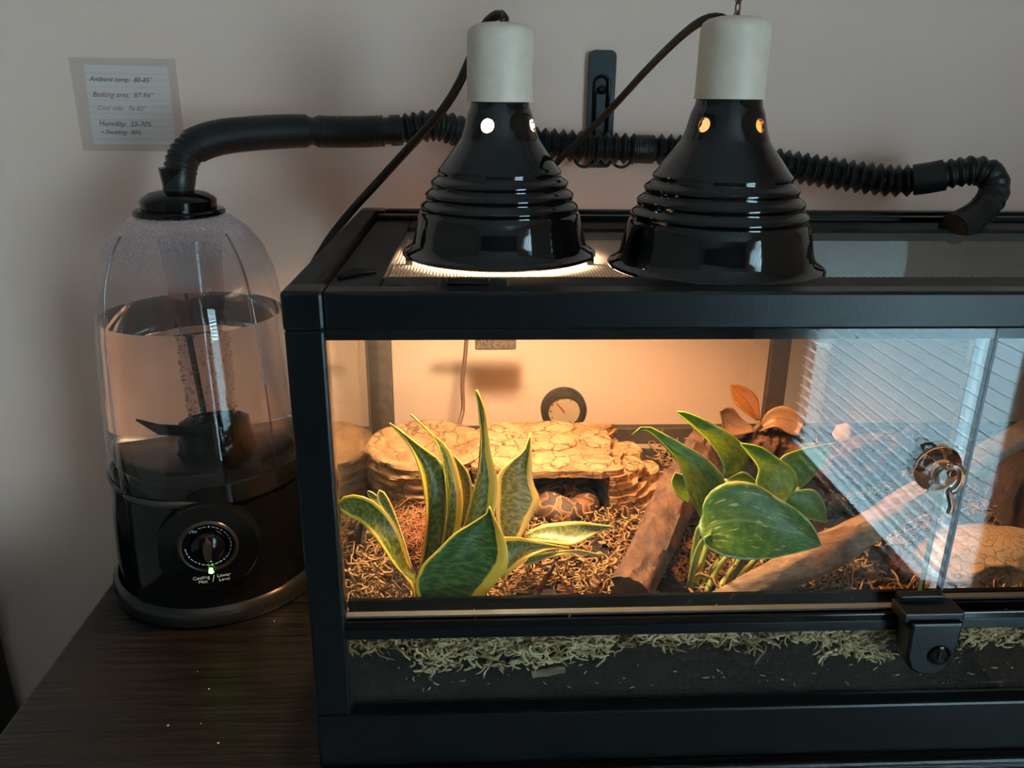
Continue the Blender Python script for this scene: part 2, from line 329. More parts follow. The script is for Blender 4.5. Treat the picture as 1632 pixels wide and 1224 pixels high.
def heat_lamp(cx, cy, k, label, power, color, hole_az, drop, spot=0, gap=0):
    L = thing('heat_lamp', label, 'heat lamp', 'dome heat lamps on the screen lid')
    zb = 32.03+gap; P = [(r*k, zb+(z-32.3)*k) for r, z in PROF]; I = [(r*k, zb+(z-32.3)*k) for r, z in INNER]
    def holed(name, prof, material):
        o = MB().lathe(prof, (cx,cy,0), 64).obj(name, material, L, True)
        o.data.materials.append(LINING); kq = len(prof)-1
        for f in o.data.polygons:
            if len(P) <= f.index % kq < kq-1: f.material_index = 1
        o.data.flip_normals()
        cm = MB(); hz = zb+(41.15-32.3)*k
        for a in (hole_az, hole_az+90, hole_az+180, hole_az+270):
            # hole bores, pointing outwards and slightly up
            d = Vector((math.cos(math.radians(a)), math.sin(math.radians(a)), .25)).normalized(); c0 = Vector((cx,cy,hz-.3))
            cm.tube([c0+d*1.2, c0+d*4], .47, 20)
        cut = cm.obj('cutter', material)
        md = o.modifiers.new('holes', 'BOOLEAN'); md.operation = 'DIFFERENCE'; md.object = cut; md.solver = 'FAST'
        me = bpy.data.meshes.new_from_object(o.evaluated_get(bpy.context.evaluated_depsgraph_get()))
        o.modifiers.clear(); o.data = me; bpy.data.objects.remove(cut)
        return o
    sh = holed('shade', P+I+[P[0]], ENAMEL)
    sharp(sh, 60)
    zs = zb+(43.0-32.3)*k
    if gap:
        for a in (80, 200, 340): bx('foot_clip', (cx+6.95*k*math.cos(math.radians(a))-.25, cx+6.95*k*math.cos(math.radians(a))+.25, cy+6.95*k*math.sin(math.radians(a))-.25, cy+6.95*k*math.sin(math.radians(a))+.25, 32.03, zb+.1), ENAMEL, L, .05)
    MB().lathe([(0,4.95),(1.2,4.93),(1.75,4.8),(2.1,4.55),(2.22,4.15),(2.25,.3),(2.3,0),(1.9,0)], (cx,cy,zs), 48).obj('socket_cover', CERAMIC, L, True, 50)
    MB().lathe([(0,-.05),(1.3,-.05),(1.3,-.45),(1.0,-.6),(0,-.6)], (cx,cy,zs), 24).obj('bulb_base', mat('bulb_screw', (.7,.68,.62), .3, metal=1), L, True, 40)
    ld = bpy.data.lights.new('bulb', 'POINT' if not spot else 'SPOT')
    if spot: ld.spot_size = math.radians(spot); ld.spot_blend = .4
    ld.energy = power; ld.color = color; ld.shadow_soft_size = 1.9*S
    lo = bpy.data.objects.new('bulb', ld); COL.objects.link(lo); lo.location = (cx*S, cy*S, (zs-drop*k)*S); lo.parent = L
    lo['label'] = 'glowing bulb inside the dome'
    return L
heat_lamp(12.4, 14.9, .97, 'lit black dome heat lamp glowing white through its vent holes', 15.5, (1,.70,.41), -112, 7.4, gap=.36)
heat_lamp(27.35, 11.9, 1.035, 'dim black dome heat lamp under the hanging chain', 8, (1,.36,.09), -141, 5.6, 150)

def cord(label, pts, r=.34):
    o = MB().tube(catmull([at(x,y,Y) for x,y,Y in pts], 60), r, 10, flat=.65).obj('power_cord', CORD, None, True); return tag(o, label, 'cord', 'lamp cords')
cord('black power cord looping over the left lamp and down the terrarium side', [(800,40,14.6),(806,27,15.2),(792,24,16.2),(772,42,17.6),(752,88,18.6),(728,140,20),(697,186,21.5),(655,232,23),(604,288,24.5),(555,342,26),(516,394,27),(490,450,28),(480,560,29.5)])
cord('black power cord arching from the right lamp to behind the left lamp', [(1166,40,11.8),(1150,29,12.5),(1122,32,13.4),(1085,58,15.5),(1030,112,19),(975,172,23),(925,222,26.5),(885,262,28.5),(850,310,30),(830,340,31)], .3)
ch = thing('hanging_chain', 'small metal link chain hanging above the right lamp', 'chain')
p0 = at(1174, 30, 11.9); link = None; i = 0
while p0.z+i*.66 < CZ-.4:                  # links up to the ceiling
    if link is None:
        pts = [Vector((.24*math.cos(a), 0, .42*math.sin(a))) for a in [2*math.pi*k/14 for k in range(15)]]
        link = o = MB().tube(pts, .07, 6, caps=False).obj('link', BRASS, ch, True)
    else: o = link.copy(); COL.objects.link(o); o.parent = ch
    o.location = (p0+Vector((.012*i,0,.66*i)))*S; o.rotation_euler = (0,0,.25+i*math.pi/2); i += 1
MB().tube([at(1174,36,11.9), at(1174,31,11.9)], .13, 8).obj('swivel', BRASS, ch, True)

# ================================================================== wall hook and note
hk = thing('wall_hook', 'flat black adhesive wall hook with a slotted bail behind the hose', 'hook')
def rrect(x0, x1, z0, z1, r, n=5):
    out = []
    for cx, cz, a0 in ((x1-r,z0+r,-90),(x1-r,z1-r,0),(x0+r,z1-r,90),(x0+r,z0+r,180)):
        for i in range(n+1): a = math.radians(a0+90*i/n); out.append((cx+r*math.cos(a), cz+r*math.sin(a)))
    return out
ROTX = Matrix.Rotation(math.radians(90), 4, 'X')     # prism height -> towards -y
def plate(name, poly, y_wall, th, material, parent):
    return MB().prism(poly, 0, th).xf(Matrix.Translation((0,y_wall,0)) @ ROTX).obj(name, material, parent)
HOOK = mat('hook_plastic', (.016,.02,.025), .45)
plate('hook_plate', rrect(21.7, 24.3, 36.4, 47.3, .6), BW, .7, HOOK, hk)
b = [Vector((22.35, BW-.9, 38.2))] + [Vector((23.0+.65*math.cos(a), BW-.9, 44.3+.65*math.sin(a))) for a in [math.pi-math.pi*i/12 for i in range(13)]] + [Vector((23.65, BW-.9, 38.2))]
MB().tube(b, .16, 8).obj('bail', GLOSSBLK, hk, True)
MB().lathe([(0,.5),(.3,.45),(.42,.2),(.42,0)], (0,0,0), 16).xf(Matrix.Translation((23.0,BW-.7,43.7)) @ ROTX).obj('pin', GLOSSBLK, hk, True)
for cx in (21.3, 24.9):
    b = [Vector((cx+.95*math.cos(a), BW-2.6+.9*math.sin(a)*.3, 37.5+.85*math.sin(a))) for a in [2*math.pi*i/24 for i in range(25)]]
    MB().tube(b, .15, 8, caps=False).obj('wire_loop', CORD, hk, True)
b = [Vector((20.4+i*.55, BW-2.9-.0*i, 37.1+.25*math.sin(i))) for i in range(10)]

nt_ = thing('note_card', 'handwritten lined index card listing temperatures taped to the wall', 'note')
q4 = [at(133,103,Y=BW), at(267,106,Y=BW), at(281,230,Y=BW), at(150,230,Y=BW)]
ex = (q4[1]-q4[0]+q4[2]-q4[3]).normalized(); ez = (q4[0]-q4[3]+q4[1]-q4[2]).normalized()
V = [Vector((p.x, BW-.06, p.z)) for p in q4] + [Vector((p.x, BW-.02, p.z)) for p in q4]
card = add('card', V, [(3,2,1,0),(4,5,6,7),(0,1,5,4),(1,2,6,5),(2,3,7,6),(3,0,4,7)], PAPER, nt_)
INKL = mat('rule_line', (.66,.55,.55), .8)
for i in range(11):
    f = (i+1.2)/12; a = q4[0].lerp(q4[3], f); c2 = q4[1].lerp(q4[2], f)
    mb = MB(); mb.put([(a.x,BW-.065,a.z-.02),(c2.x,BW-.065,c2.z-.02),(c2.x,BW-.065,c2.z+.02),(a.x,BW-.065,a.z+.02)], [(0,1,2,3)]); mb.obj('ruled_line', INKL, nt_)
def wallM(p, ang=0): return Matrix.Translation(p) @ Matrix.Rotation(ang, 4, 'Y') @ Matrix.Rotation(math.radians(90), 4, 'X')
for txt, x, y, col_, sz in (('Ambient temp:  80-85\u00b0',143,129,(.06,.05,.06),.62),('Basking area:  87-94\u00b0',148,154,(.30,.10,.09),.66),('Cool side:  76-82\u00b0',155,175,(.26,.28,.33),.62),('Humidity:  55-70%',158,200,(.05,.05,.13),.66),('\u2022 Shedding:  80%',162,213,(.04,.04,.12),.56)):
    p = at(x, y, Y=BW); p.y = BW-.07
    text_mesh('handwriting', txt, sz, wallM(p, .015), mat('ink_%d' % y, col_, .8), nt_, .35)
x0_, x1_ = at(110,95,Y=BW).x, at(297,240,Y=BW).x
bx('clear_sleeve', (x0_, x1_, BW-.12, BW-.08, at(150,240,Y=BW).z, at(150,92,Y=BW).z), SLEEVE, nt_)

# ================================================================== humidifier
HX, HY, PHI = -13.6, 24.9, math.radians(-80)   # axis; front panel direction
Hm = thing('humidifier', 'cool mist humidifier with black base and clear water tank', 'humidifier')
PURPLE = clear('clear_tank_plastic', (.95,.935,.955), .02, .05, fog=(.275,.325,(.74,.72,.80),.42,700))
def panel(a, r, z):
    d = abs((a-PHI+math.pi) % (2*math.pi) - math.pi); e = math.radians(45)
    return r + (.38 if d < e-.05 else .38*max(0,(e+.02-d)/.07) if d < e+.02 else 0)
NB = 144
MB().lathe([(9.0,0),(9.55,.15),(9.65,.6),(9.6,1.3),(9.3,1.7),(9.1,1.9)], (HX,HY,0), 72, cap0=True).obj('foot_ring', mat('foot_black', (.012,.011,.010), .22), Hm, True, 60)
MB().lathe([(8.8,1.7),(8.9,4),(8.75,7),(8.55,9.5),(8.45,11.2),(8.2,11.4),(7.9,11.4),(6,11.3),(0,11.3)], (HX,HY,0), NB, fn=lambda a,r,z: panel(a,r,z) if r > 8.1 else r).obj('base_body', GLOSSBLK, Hm, True, 30)
tank = MB().lathe([(8.35,11.4),(8.45,13),(8.3,16),(8.05,20),(7.75,24),(7.5,26.5),(7.05,29),(6.3,31),(5.3,32.4),(4.1,33.4),(3.2,33.7)], (HX,HY,0), NB, fn=lambda a,r,z: panel(a,r,z) if z < 33 else r).obj('water_tank', PURPLE, Hm, True, 30)
MB().lathe([(8.5,11.2),(8.6,11.35),(8.6,11.75),(8.4,11.8)], (HX,HY,0), NB, fn=panel).obj('tank_seam', mat('seam_plastic', (.03,.026,.025), .12), tank, True)
# raised fins at the edges of the front panel
for s_ in (-1, 1):
    a = PHI+s_*math.radians(45)
    pts = [Vector((HX+r*math.cos(a), HY+r*math.sin(a), z)) for r, z in ((8.75,11.6),(8.7,15),(8.42,20),(8.1,24.5),(7.8,27),(7.3,29.3),(6.5,31.2),(5.5,32.6))]
    MB().tube(catmull(pts, 24), .09, 6).obj('tank_rib', clear('rib_plastic', (.62,.56,.58), .05, .15) if 'rib_plastic' not in MATS else MATS['rib_plastic'], tank, True)
WATER = mat('water', (1,1,1), 0, trans=1, ior=1.33)
MB().lathe([(0,13.0),(7.9,13.0),(8.0,13.6),(7.95,16),(7.75,20),(7.55,23),(7.42,25.4),(0,25.4)], (HX,HY,0), 72).obj('water', WATER, tank, True, 40)
TUBE = clear('inner_tube_plastic', (.84,.80,.82), .08, .08)
cx, cy = HX+.9, HY-1
ct = MB().lathe([(1.5,16.2),(1.6,18),(1.75,25),(2.2,26.5),(2.3,29.5),(2.5,32)], (cx,cy,0), 40).obj('mist_tube', TUBE, Hm, True)
mb = MB()
for i in range(330):
    a = random.uniform(math.pi*.95, math.pi*2.05); z = random.uniform(16.6, 25); r = 1.62+.15*(z-18)/7; rd = random.choice((.05,.06,.08,.1,.14))
    c0 = Vector((cx+r*math.cos(a), cy+r*math.sin(a), z)); bm = bmesh.new(); bmesh.ops.create_icosphere(bm, subdivisions=1, radius=rd); bm.verts.index_update()
    mb.put([v.co+c0 for v in bm.verts], [[v.index for v in f.verts] for f in bm.faces]); bm.free()
tag(mb.obj('droplets', clear('droplet_water', (.9,.88,.88), .02, .25), ct, True), kind='stuff')
MB().lathe([(2.5,13.3),(2.45,15.6),(2.3,16.3),(1.9,16.6),(1.5,16.2)], (cx,cy,0), 40).obj('transducer_well', GLOSSBLK, Hm, True, 40)
MB().lathe([(7.9,11.4),(7.7,12.9),(6.8,13.5),(2.6,13.6)], (cx,cy,0), 40).obj('base_plate', GLOSSBLK, Hm, True, 40)  # base plate, widened so its black also stands for the table's dark reflection
# float arm and black depth line inside the tank
MB().tube([(HX-3.6,HY-3.5,17.3),(HX-2,HY-4,16.6),(HX+1,HY-4.2,16.4),(HX+3.4,HY-3.6,17.6)], [.1,.5,.55,.12], 8, flat=.5).obj('float_arm', GLOSSBLK, Hm, True)
MB().tube([(HX-2.6,HY+7.2,14),(HX-2.9,HY+7.0,25)], .16, 6).obj('level_strip', GLOSSBLK, Hm, True)
# lid, nozzle
cap = MB().lathe([(0,1.6),(1.2,1.55),(2.2,1.35),(2.85,.95),(3.0,.75),(2.95,.1),(3.45,.05),(3.6,-.1),(3.6,-.35),(3.3,-.5)], (HX,HY,34.1), 56).obj('nozzle_cap', GLOSSBLK, Hm, True, 35)
MB().lathe([(1.0,1.3),(1.12,2.0),(1.25,3.2),(1.3,3.3),(.9,3.3)], (HX+.05,HY,34.1), 36).obj('nozzle', GLOSSBLK, cap, True, 35)
# control disc on the front
FM = Matrix.Translation((HX,HY,0)) @ Matrix.Rotation(PHI+math.pi/2+math.radians(3), 4, 'Z')       # local -y faces front
def facing(mb_, r, z, tilt=0): return mb_.xf(FM @ Matrix.Translation((0,-r,z)) @ Matrix.Rotation(tilt, 4, 'X') @ ROTX)
dc = facing(MB().lathe([(0,.1),(2.0,.14),(2.05,.0),(2.2,.0),(2.25,.35),(3.9,.32),(4.05,.2),(4.1,-.9)], (0,0,0), 64), 9.25, 7.7).obj('control_disc', GLOSSBLK, Hm, True, 25)
facing(MB().lathe([(2.02,.35),(2.1,.5),(2.3,.5),(2.4,.33)], (0,0,0), 48), 9.25, 7.9).obj('dial_ring', mat('dial_ring_black', (.02,.016,.013), .18), dc, True)
kb = facing(MB().lathe([(1.35,.2),(1.3,.55),(1.05,.75),(0,.85)], (0,0,0), 40), 9.25, 7.9).obj('knob', GLOSSBLK, dc, True, 40)
pts = [(0,-1.1),(.28,-.6),(.34,.1),(.28,.7),(0,1.15),(-.28,.7),(-.34,.1),(-.28,-.6)]
facing(MB().prism(pts, .6, 1.25), 9.25, 7.9).obj('grip', mat('grip_black', (.03,.022,.015), .15), kb)
PRINT = mat('white_print', (.55,.57,.6), .6)
def front_text(txt, x, z, sz): text_mesh('lettering', txt, sz, FM @ Matrix.Translation((x,-9.64 if z < 6 else -9.5,z)) @ ROTX, PRINT, dc, 0, .01, 'CENTER')
front_text('Min', -1.0, 9.28, .42)
for i in range(26):
    a = math.radians(105 - i*11.2)
    x, z = 1.78*math.cos(a), 7.9+1.78*math.sin(a)
    if i % 3 == 2: q = MB().lathe([(0,.02),(.08,.02),(.08,0)], (0,0,0), 8)
    else: q = MB().box(-.13,.13,-.035,.035,0,.02).xf(Matrix.Rotation(a+math.pi/2, 4, 'Z'))
    q.xf(FM @ Matrix.Translation((x,-9.42,z)) @ ROTX).obj('dial_mark', PRINT, dc)
facing(MB().lathe([(0,.22),(.12,.2),(.22,.13),(.26,0)], (0,0,0), 24), 9.6, 5.66).obj('indicator_light', mat('green_led', (.1,.8,.1), .3, emit=(.25,1,.12), estr=14), dc, True)
front_text('Cooling', -.85, 4.98, .42); front_text('Mist', -.75, 4.58, .42); front_text('/', .1, 4.62, .9); front_text('Lower', .95, 4.98, .42); front_text('Level', .95, 4.58, .42)

# ================================================================== mist hose
HP = [(284,306,24.9),(287,285,24.9),(290,258,25.4),(305,236,26.2),(345,220,27.5),(400,213,29),(470,209,31),(520,210,32),(580,210,33),(640,207,33.5),(690,200,34),(722,206,34.5),(752,218,35.5),(800,222,36.5),(870,229,36.8),(960,236,36.8),(1080,240,36),(1160,250,35.5),(1240,262,35),(1340,278,34),(1420,288,33),(1470,285,32),(1520,276,31),(1556,272,30.4),(1580,282,30),(1584,306,29.4),(1570,330,28.6),(1545,350,27.6),(1518,366,26.4)]
def pxof(p):
    d = p-CAM; return 816+FPX*d.dot(RT)/d.dot(FW)
N_ = 2200; path = catmull([at(x,y,Y) for x,y,Y in HP], N_); rads = []; s_ = 0
tri = lambda u: 1-abs((u % 1)*2-1)
step = [(path[i+1]-path[i]).length for i in range(N_-1)]+[0]; past_bend = False
for i, p in enumerate(path):
    x = pxof(p); s_ += step[i]
    if x > 1575: past_bend = True
    if past_bend: r = 1.22+.1*tri(s_/.9) if x > 1562 else 1.28
    elif s_ < 1.6: r = 1.2
    elif x < 310: r = 1.15+.16*tri(s_/.38)
    elif x < 488: r = 1.36+.09*tri(s_/.22)
    elif x < 507: r = 1.36-.22*tri((x-488)/19)
    elif x < 612: r = 1.32+.09*tri(s_/.22)
    elif x < 622: r = 1.18
    elif x < 640: r = 1.32+.07*tri(s_/.22)
    elif x < 745: r = 1.1+.32*math.sin(math.pi*s_/.78)**2
    elif 1010 < x < 1040: r = 1.3+.06*tri(s_/.2)
    elif x < 1455: r = 1.02+.5*tri(s_/.86)
    elif x < 1505: r = 1.42
    else: r = 1.12+.24*math.sin(math.pi*s_/.75)**2
    rads.append(r)
hs = MB().tube(path, rads, 28, caps=False).obj('mist_hose', RUBBER, None, True); tag(hs, 'black corrugated mist hose running from the humidifier behind both lamps', 'hose')
e1, e0 = path[-1], path[-40]; dd = (e1-e0).normalized()
MB().tube([e1-dd*2.2, e1-dd*.05, e1+dd*.05, e1-dd*.1, e1-dd*2.0], [1.36,1.38,1.3,1.12,1.08], 28, caps=False).obj('hose_end', mat('hose_end_rubber', (.012,.012,.012), .5), hs, True, 40)

# ================================================================== inside the terrarium: soil and moss
def soil_z(x, y): return 8.35 + .5*fbm((x,y,0), .16) + .25*fbm((x,y,5), .6)
SOIL = mat('dark_soil', (.005,.003,.0022), .95, noise_s=260, col2=(.020,.011,.007), bump=.8, bump_s=400)
nx, ny = 180, 70; V = []; Fc = []
X0, X1, Y0, Y1 = 1.05, TW-1.05, 1.35, TD-1.2
for j in range(ny+1):
    for i in range(nx+1):
        x = X0+(X1-X0)*i/nx; y = Y0+(Y1-Y0)*j/ny; V.append((x,y,soil_z(x,y)))
for j in range(ny):
    for i in range(nx): a = j*(nx+1)+i; Fc.append((a,a+1,a+nx+2,a+nx+1))
n0 = len(V)
ring = [i for i in range(nx+1)] + [(j+1)*(nx+1)-1 for j in range(1,ny+1)] + [ny*(nx+1)+i for i in range(nx-1,-1,-1)] + [j*(nx+1) for j in range(ny-1,0,-1)]
V += [(V[i][0], V[i][1], 2.85) for i in ring]; nr = len(ring)
for k in range(nr): Fc.append((ring[k], n0+k, n0+(k+1)%nr, ring[(k+1)%nr]))
tag(add('soil', V, Fc, SOIL, None, True), 'dark brown soil bed filling the bottom of the terrarium', 'soil', kind='stuff')

def strands(pts, length, rad, wild, n=7, sides=3, lift=.6):
    mb_ = MB()
    for p in pts:
        p = Vector(p); L_ = length*random.uniform(.5,1.4); a = random.uniform(0,6.28); d = Vector((math.cos(a), math.sin(a), random.uniform(-.1,lift))).normalized()
        P = [p]; curl = random.uniform(-wild, wild)
        for k in range(n-1):
            d = (Matrix.Rotation(curl, 3, 'Z') @ d + Vector((random.uniform(-1,1), random.uniform(-1,1), random.uniform(-1,.8)))*wild*.55).normalized()
            P.append(P[-1]+d*(L_/n))
        for q in P: q.y = min(max(q.y, 1.0), TD-1.4); q.x = min(max(q.x, 1.2), TW-1.3)
        r = rad*random.uniform(.6,1.4); mb_.tube(P, [r*.6]+[r]*(n-2)+[r*.35], sides, caps=False)
    return mb_
MOSS = mat('dry_moss', (.15,.075,.03), .9, noise_s=110, col2=(.38,.23,.10)); 
def moss_ok(x, y):
    n_ = fbm((x,y,9), .22, 2)
    if x < 8.5 and 4 < y < 13: return x < 3.4 or (y < 6.4 and x < 6.2)          # bare root ball behind the left leaf
    if 4 < x < 29 and y > 19: return False            # the hide stands here
    if x > 30 and y > 14: return n_ > .15
    return n_ > -.32
pts = []
while len(pts) < 8500:
    x = random.uniform(1.6, 70); y = 1.2+31*random.random()**1.5
    if moss_ok(x,y): pts.append((x, y, soil_z(x,y)+.1+random.random()**1.5*(1.1 if y < 9 else .8)))
pts += [(random.uniform(1.6,3.6), random.uniform(4,10), 8.6+random.random()*1.8) for _ in range(190)]+[(random.uniform(2,6.4), random.uniform(4.2,6.4), 8.5+random.random()*1.0) for _ in range(190)]
tag(strands(pts, 2.0, .085, .95, 9).obj('moss', MOSS, None, True), 'pale curly dried moss scattered over the soil surface', 'moss', kind='stuff')
pts = []
# clumps pressed against the lower front pane
for cx_, w_, lo_ in ((8.2,2.0,6.6),(11.5,2.4,6.9),(15,2.2,7.0),(18.3,1.6,7.6),(23.5,2.2,8.9),(27,2,9),(33,2.4,8.6),(35.6,1.8,7.4),(37.6,1.8,6.9),(42,2.2,7.6),(45.2,2.2,8.0),(48.5,2.5,8.3),(52,3,8.2)):
    for k in range(150): pts.append((random.gauss(cx_,w_*.5), random.uniform(.98,1.4), random.uniform(lo_,10.2)))
tag(strands(pts, 1.5, .085, 1.0, 8).obj('moss', mat('pale_moss', (.36,.23,.11), .85, noise_s=90, col2=(.66,.49,.28)), None, True), 'pale moss clumps pressed against the low front pane', 'moss', kind='stuff')
pts = [(random.uniform(4,62), random.uniform(1.1,1.36), 5.3+random.random()**2*2.2+.4*math.sin(i)) for i in range(75)]
tag(strands(pts, .5, .05, .5, 4).obj('perlite_bits', mat('perlite', (.5,.45,.36), .9), None, True), 'tiny pale flecks in the dark soil behind the low pane', 'debris', kind='stuff')
pts = []
for k in range(420): pts.append((random.gauss(6.6,1.3), random.gauss(12.5,1.6), random.uniform(9,12.0)*1.0))
tag(strands(pts, 1.8, .035, .5).obj('coir_fibre', mat('red_coir', (.30,.09,.035), .8, noise_s=40, col2=(.42,.16,.06)), None, True), 'tangle of reddish coconut fibre behind the snake plant', 'fibre', kind='stuff')
pts = [(random.gauss(5,1.8), random.gauss(8.5,1.6), random.uniform(8.4,9.6)) for k in range(260)]
tag(strands(pts, 1.6, .035, .5).obj('dark_roots', mat('dark_root', (.05,.022,.013), .8), None, True), 'dark thin roots under the drooping snake plant leaf', 'roots', kind='stuff')

# ================================================================== rock hide with water basin
ROCK = mat('tan_resin_rock', (.18,.09,.038), .85, noise_s=90, col2=(.34,.20,.09), bump=1, bump_s=150, stretch=(.6,.6,2.2))
ROCK2 = mat('tan_resin_slab', (.27,.155,.068), .85, noise_s=110, col2=(.43,.265,.125), bump=1, bump_s=170)
def add_cracks(M, scale, col, wdt):
    nt = M.node_tree; b = nt.nodes['Principled BSDF']; N = nt.nodes.new; Lk = nt.links.new
    tc = N('ShaderNodeTexCoord'); nz = N('ShaderNodeTexNoise'); nz.inputs['Scale'].default_value = 120; nz.inputs['Detail'].default_value = 4
    ad = N('ShaderNodeVectorMath'); ad.operation = 'MULTIPLY_ADD'; ad.inputs[1].default_value = (.012,.012,.012)
    Lk(tc.outputs['Object'], nz.inputs[0]); Lk(nz.outputs['Color'], ad.inputs[0]); Lk(tc.outputs['Object'], ad.inputs[2])
    vo = N('ShaderNodeTexVoronoi'); vo.feature = 'DISTANCE_TO_EDGE'; vo.inputs['Scale'].default_value = scale; Lk(ad.outputs[0], vo.inputs[0])
    mr = N('ShaderNodeMapRange'); mr.inputs['From Max'].default_value = wdt; mr.inputs['To Min'].default_value = 1; mr.inputs['To Max'].default_value = 0; Lk(vo.outputs[0], mr.inputs[0])
    mx = N('ShaderNodeMix'); mx.data_type = 'RGBA'; mx.inputs[7].default_value = (*col,1)
    src = b.inputs['Base Color'].links[0].from_socket; Lk(mr.outputs[0], mx.inputs[0]); Lk(src, mx.inputs[6]); Lk(mx.outputs[2], b.inputs['Base Color'])
add_cracks(ROCK2, 48, (.05,.022,.008), .05); add_cracks(ROCK, 42, (.05,.022,.008), .035)
Rk = thing('rock_hide', 'tan stacked stone reptile hide with basin and dark cave opening', 'reptile hide')
def rough(poly, stepc, amp, seed):
    out = []
    for (ax,ay),(bx_,by) in zip(poly, poly[1:]+poly[:1]):
        k = max(1, int(math.hypot(bx_-ax, by-ay)/stepc))
        for i in range(k):
            x = ax+(bx_-ax)*i/k; y = ay+(by-ay)*i/k
            out.append((x+amp*fbm((x,y,seed*7.3), .7), y+amp*fbm((x,y,seed*7.3+31), .7)))
    return out
z = 7.6; k = 0; lay = [.8,.65,.75,.6,.7,.6,.75,.6]
for h in lay:
    f = k/(len(lay)-1); xr = 29.2-6.0*f**1.3; cave = z < 11.9
    poly = [(10.6,20.0-.0*f),(14.6,19.2)]
    if cave: poly += [(15.0,18.9),(15.2,25.5),(22.0,25.5),(22.3,18.9)]
    poly += [(23.0,18.9),(23.6+2.2*(1-f),19.6),(xr-.8,21.8),(xr,24.6),(xr-.9,27.6),(24.5,29.6),(18,30.4),(12,30),(10.3,28),(10,24)]
    lr = MB().prism(rough(poly, .55, .55 if k % 2 else .4, k), z, z+h*1.04)
    lr.obj('stone_layer', ROCK, Rk); z += h*.93; k += 1
ztop = z
for i, (x, y, rx, ry, zz, sd) in enumerate([(13.2,22.2,2.4,2.5,0,1),(13.4,27.0,2.6,2.4,.1,2),(17.2,21.2,2.2,2.0,.05,3),(17.8,25.0,2.4,2.1,.25,4),(18.0,28.6,2.5,1.6,.1,5),(21.3,21.6,1.9,2.2,-.05,6),(21.9,25.6,1.8,1.9,.0,7),(22.0,28.4,1.7,1.3,-.1,8),(24.6,22.9,1.5,1.7,-1.15,9),(25.0,26.2,1.6,1.7,-1.2,10),(26.6,24.4,1.3,1.8,-2.3,11),(15.4,24.4,1.4,1.5,.15,12)]):
    rx *= .9; ry *= .9; tx, ty, up_ = random.uniform(-.07,.07), random.uniform(-.07,.07), random.uniform(-.12,.22)
    n_ = 22; pl_ = [(x+rx*math.cos(a)*(1+.22*fbm((math.cos(a)*1.2,math.sin(a)*1.2,sd*3.1), 1)), y+ry*math.sin(a)*(1+.22*fbm((math.cos(a),math.sin(a),sd*5.7), 1.3))) for a in [2*math.pi*q/n_ for q in range(n_)]]
    inn = [(x+(px-x)*.9, y+(py-y)*.9) for px, py in pl_]
    zb_ = ztop-.35+zz; V = [(a,b,zb_-.4) for a,b in pl_]+[(a,b,zb_+.30+up_+tx*(a-x)+ty*(b-y)) for a,b in pl_]+[(a,b,zb_+.48+up_+tx*(a-x)+ty*(b-y)+.1*fbm((a,b,2),1)) for a,b in inn]
    Fq = [tuple(range(n_))[::-1]]+[(j,(j+1)%n_,n_+(j+1)%n_,n_+j) for j in range(n_)]+[(n_+j,n_+(j+1)%n_,2*n_+(j+1)%n_,2*n_+j) for j in range(n_)]+[tuple(range(2*n_,3*n_))]
    add('stone', V, Fq, ROCK2, Rk)
BC = (6.0, 24.6)
def bas(a, r, z_): return r*(1+.05*fbm((math.cos(a)*2,math.sin(a)*2,z_*1.1), 1.2)) + (.22*fbm((math.cos(a)*3,math.sin(a)*3,z_*2.6), 1) if z_ < 12.9 else 0)
pf = [(5.0,7.6)]+[(5.0+.45*(i/16)+(.12 if i % 3 else -.08), 7.8+i*.31) for i in range(16)]+[(5.5,12.9),(5.35,13.15),(5.0,13.25),(4.55,13.15),(4.2,12.8),(3.7,12.35),(2.5,12.2),(0,12.15)]
MB().lathe(pf, (BC[0],BC[1],0), 90, fn=bas).obj('basin', ROCK, Rk, True, 50)

# ball python coiled in the cave
SN = bpy.data.materials.new('python_skin'); SN.use_nodes = True; nt = SN.node_tree; b_ = nt.nodes['Principled BSDF']
tc = nt.nodes.new('ShaderNodeTexCoord'); n1 = nt.nodes.new('ShaderNodeTexNoise'); n1.inputs['Scale'].default_value = 75; n1.inputs['Detail'].default_value = 1; n1.inputs['Distortion'].default_value = .6
nt.links.new(tc.outputs['Object'], n1.inputs[0]); rp = nt.nodes.new('ShaderNodeValToRGB'); e = rp.color_ramp.elements
e[0].position = 0; e[0].color = (.022,.009,.005,1); e[1].position = .505; e[1].color = (.028,.011,.006,1)
for ps, c_ in ((.512,(.46,.25,.09)),(.528,(.46,.25,.09)),(.538,(.17,.065,.02)),(.62,(.15,.055,.018)),(.64,(.05,.02,.008))): el = rp.color_ramp.elements.new(ps); el.color = (*c_,1)
nt.links.new(n1.outputs[0], rp.inputs[0]); nt.links.new(rp.outputs[0], b_.inputs['Base Color']); b_.inputs['Roughness'].default_value = .7
P = []; R_ = []
for i in range(90):
    f = i/89; a = -2.2+f*4.6*math.pi; rr = 2.15-.75*f; P.append(Vector((18.55+rr*math.cos(a), 19.9+rr*math.sin(a)*.95, 8.75+.75*f)))
    R_.append(1.25*min(1, .25+f*3.2)*(1 if f < .85 else 1-(f-.85)*3.2))
tag(MB().tube(P, R_, 18).obj('ball_python', SN, None, True), 'brown and tan patterned python coiled inside the rock hide cave', 'snake')

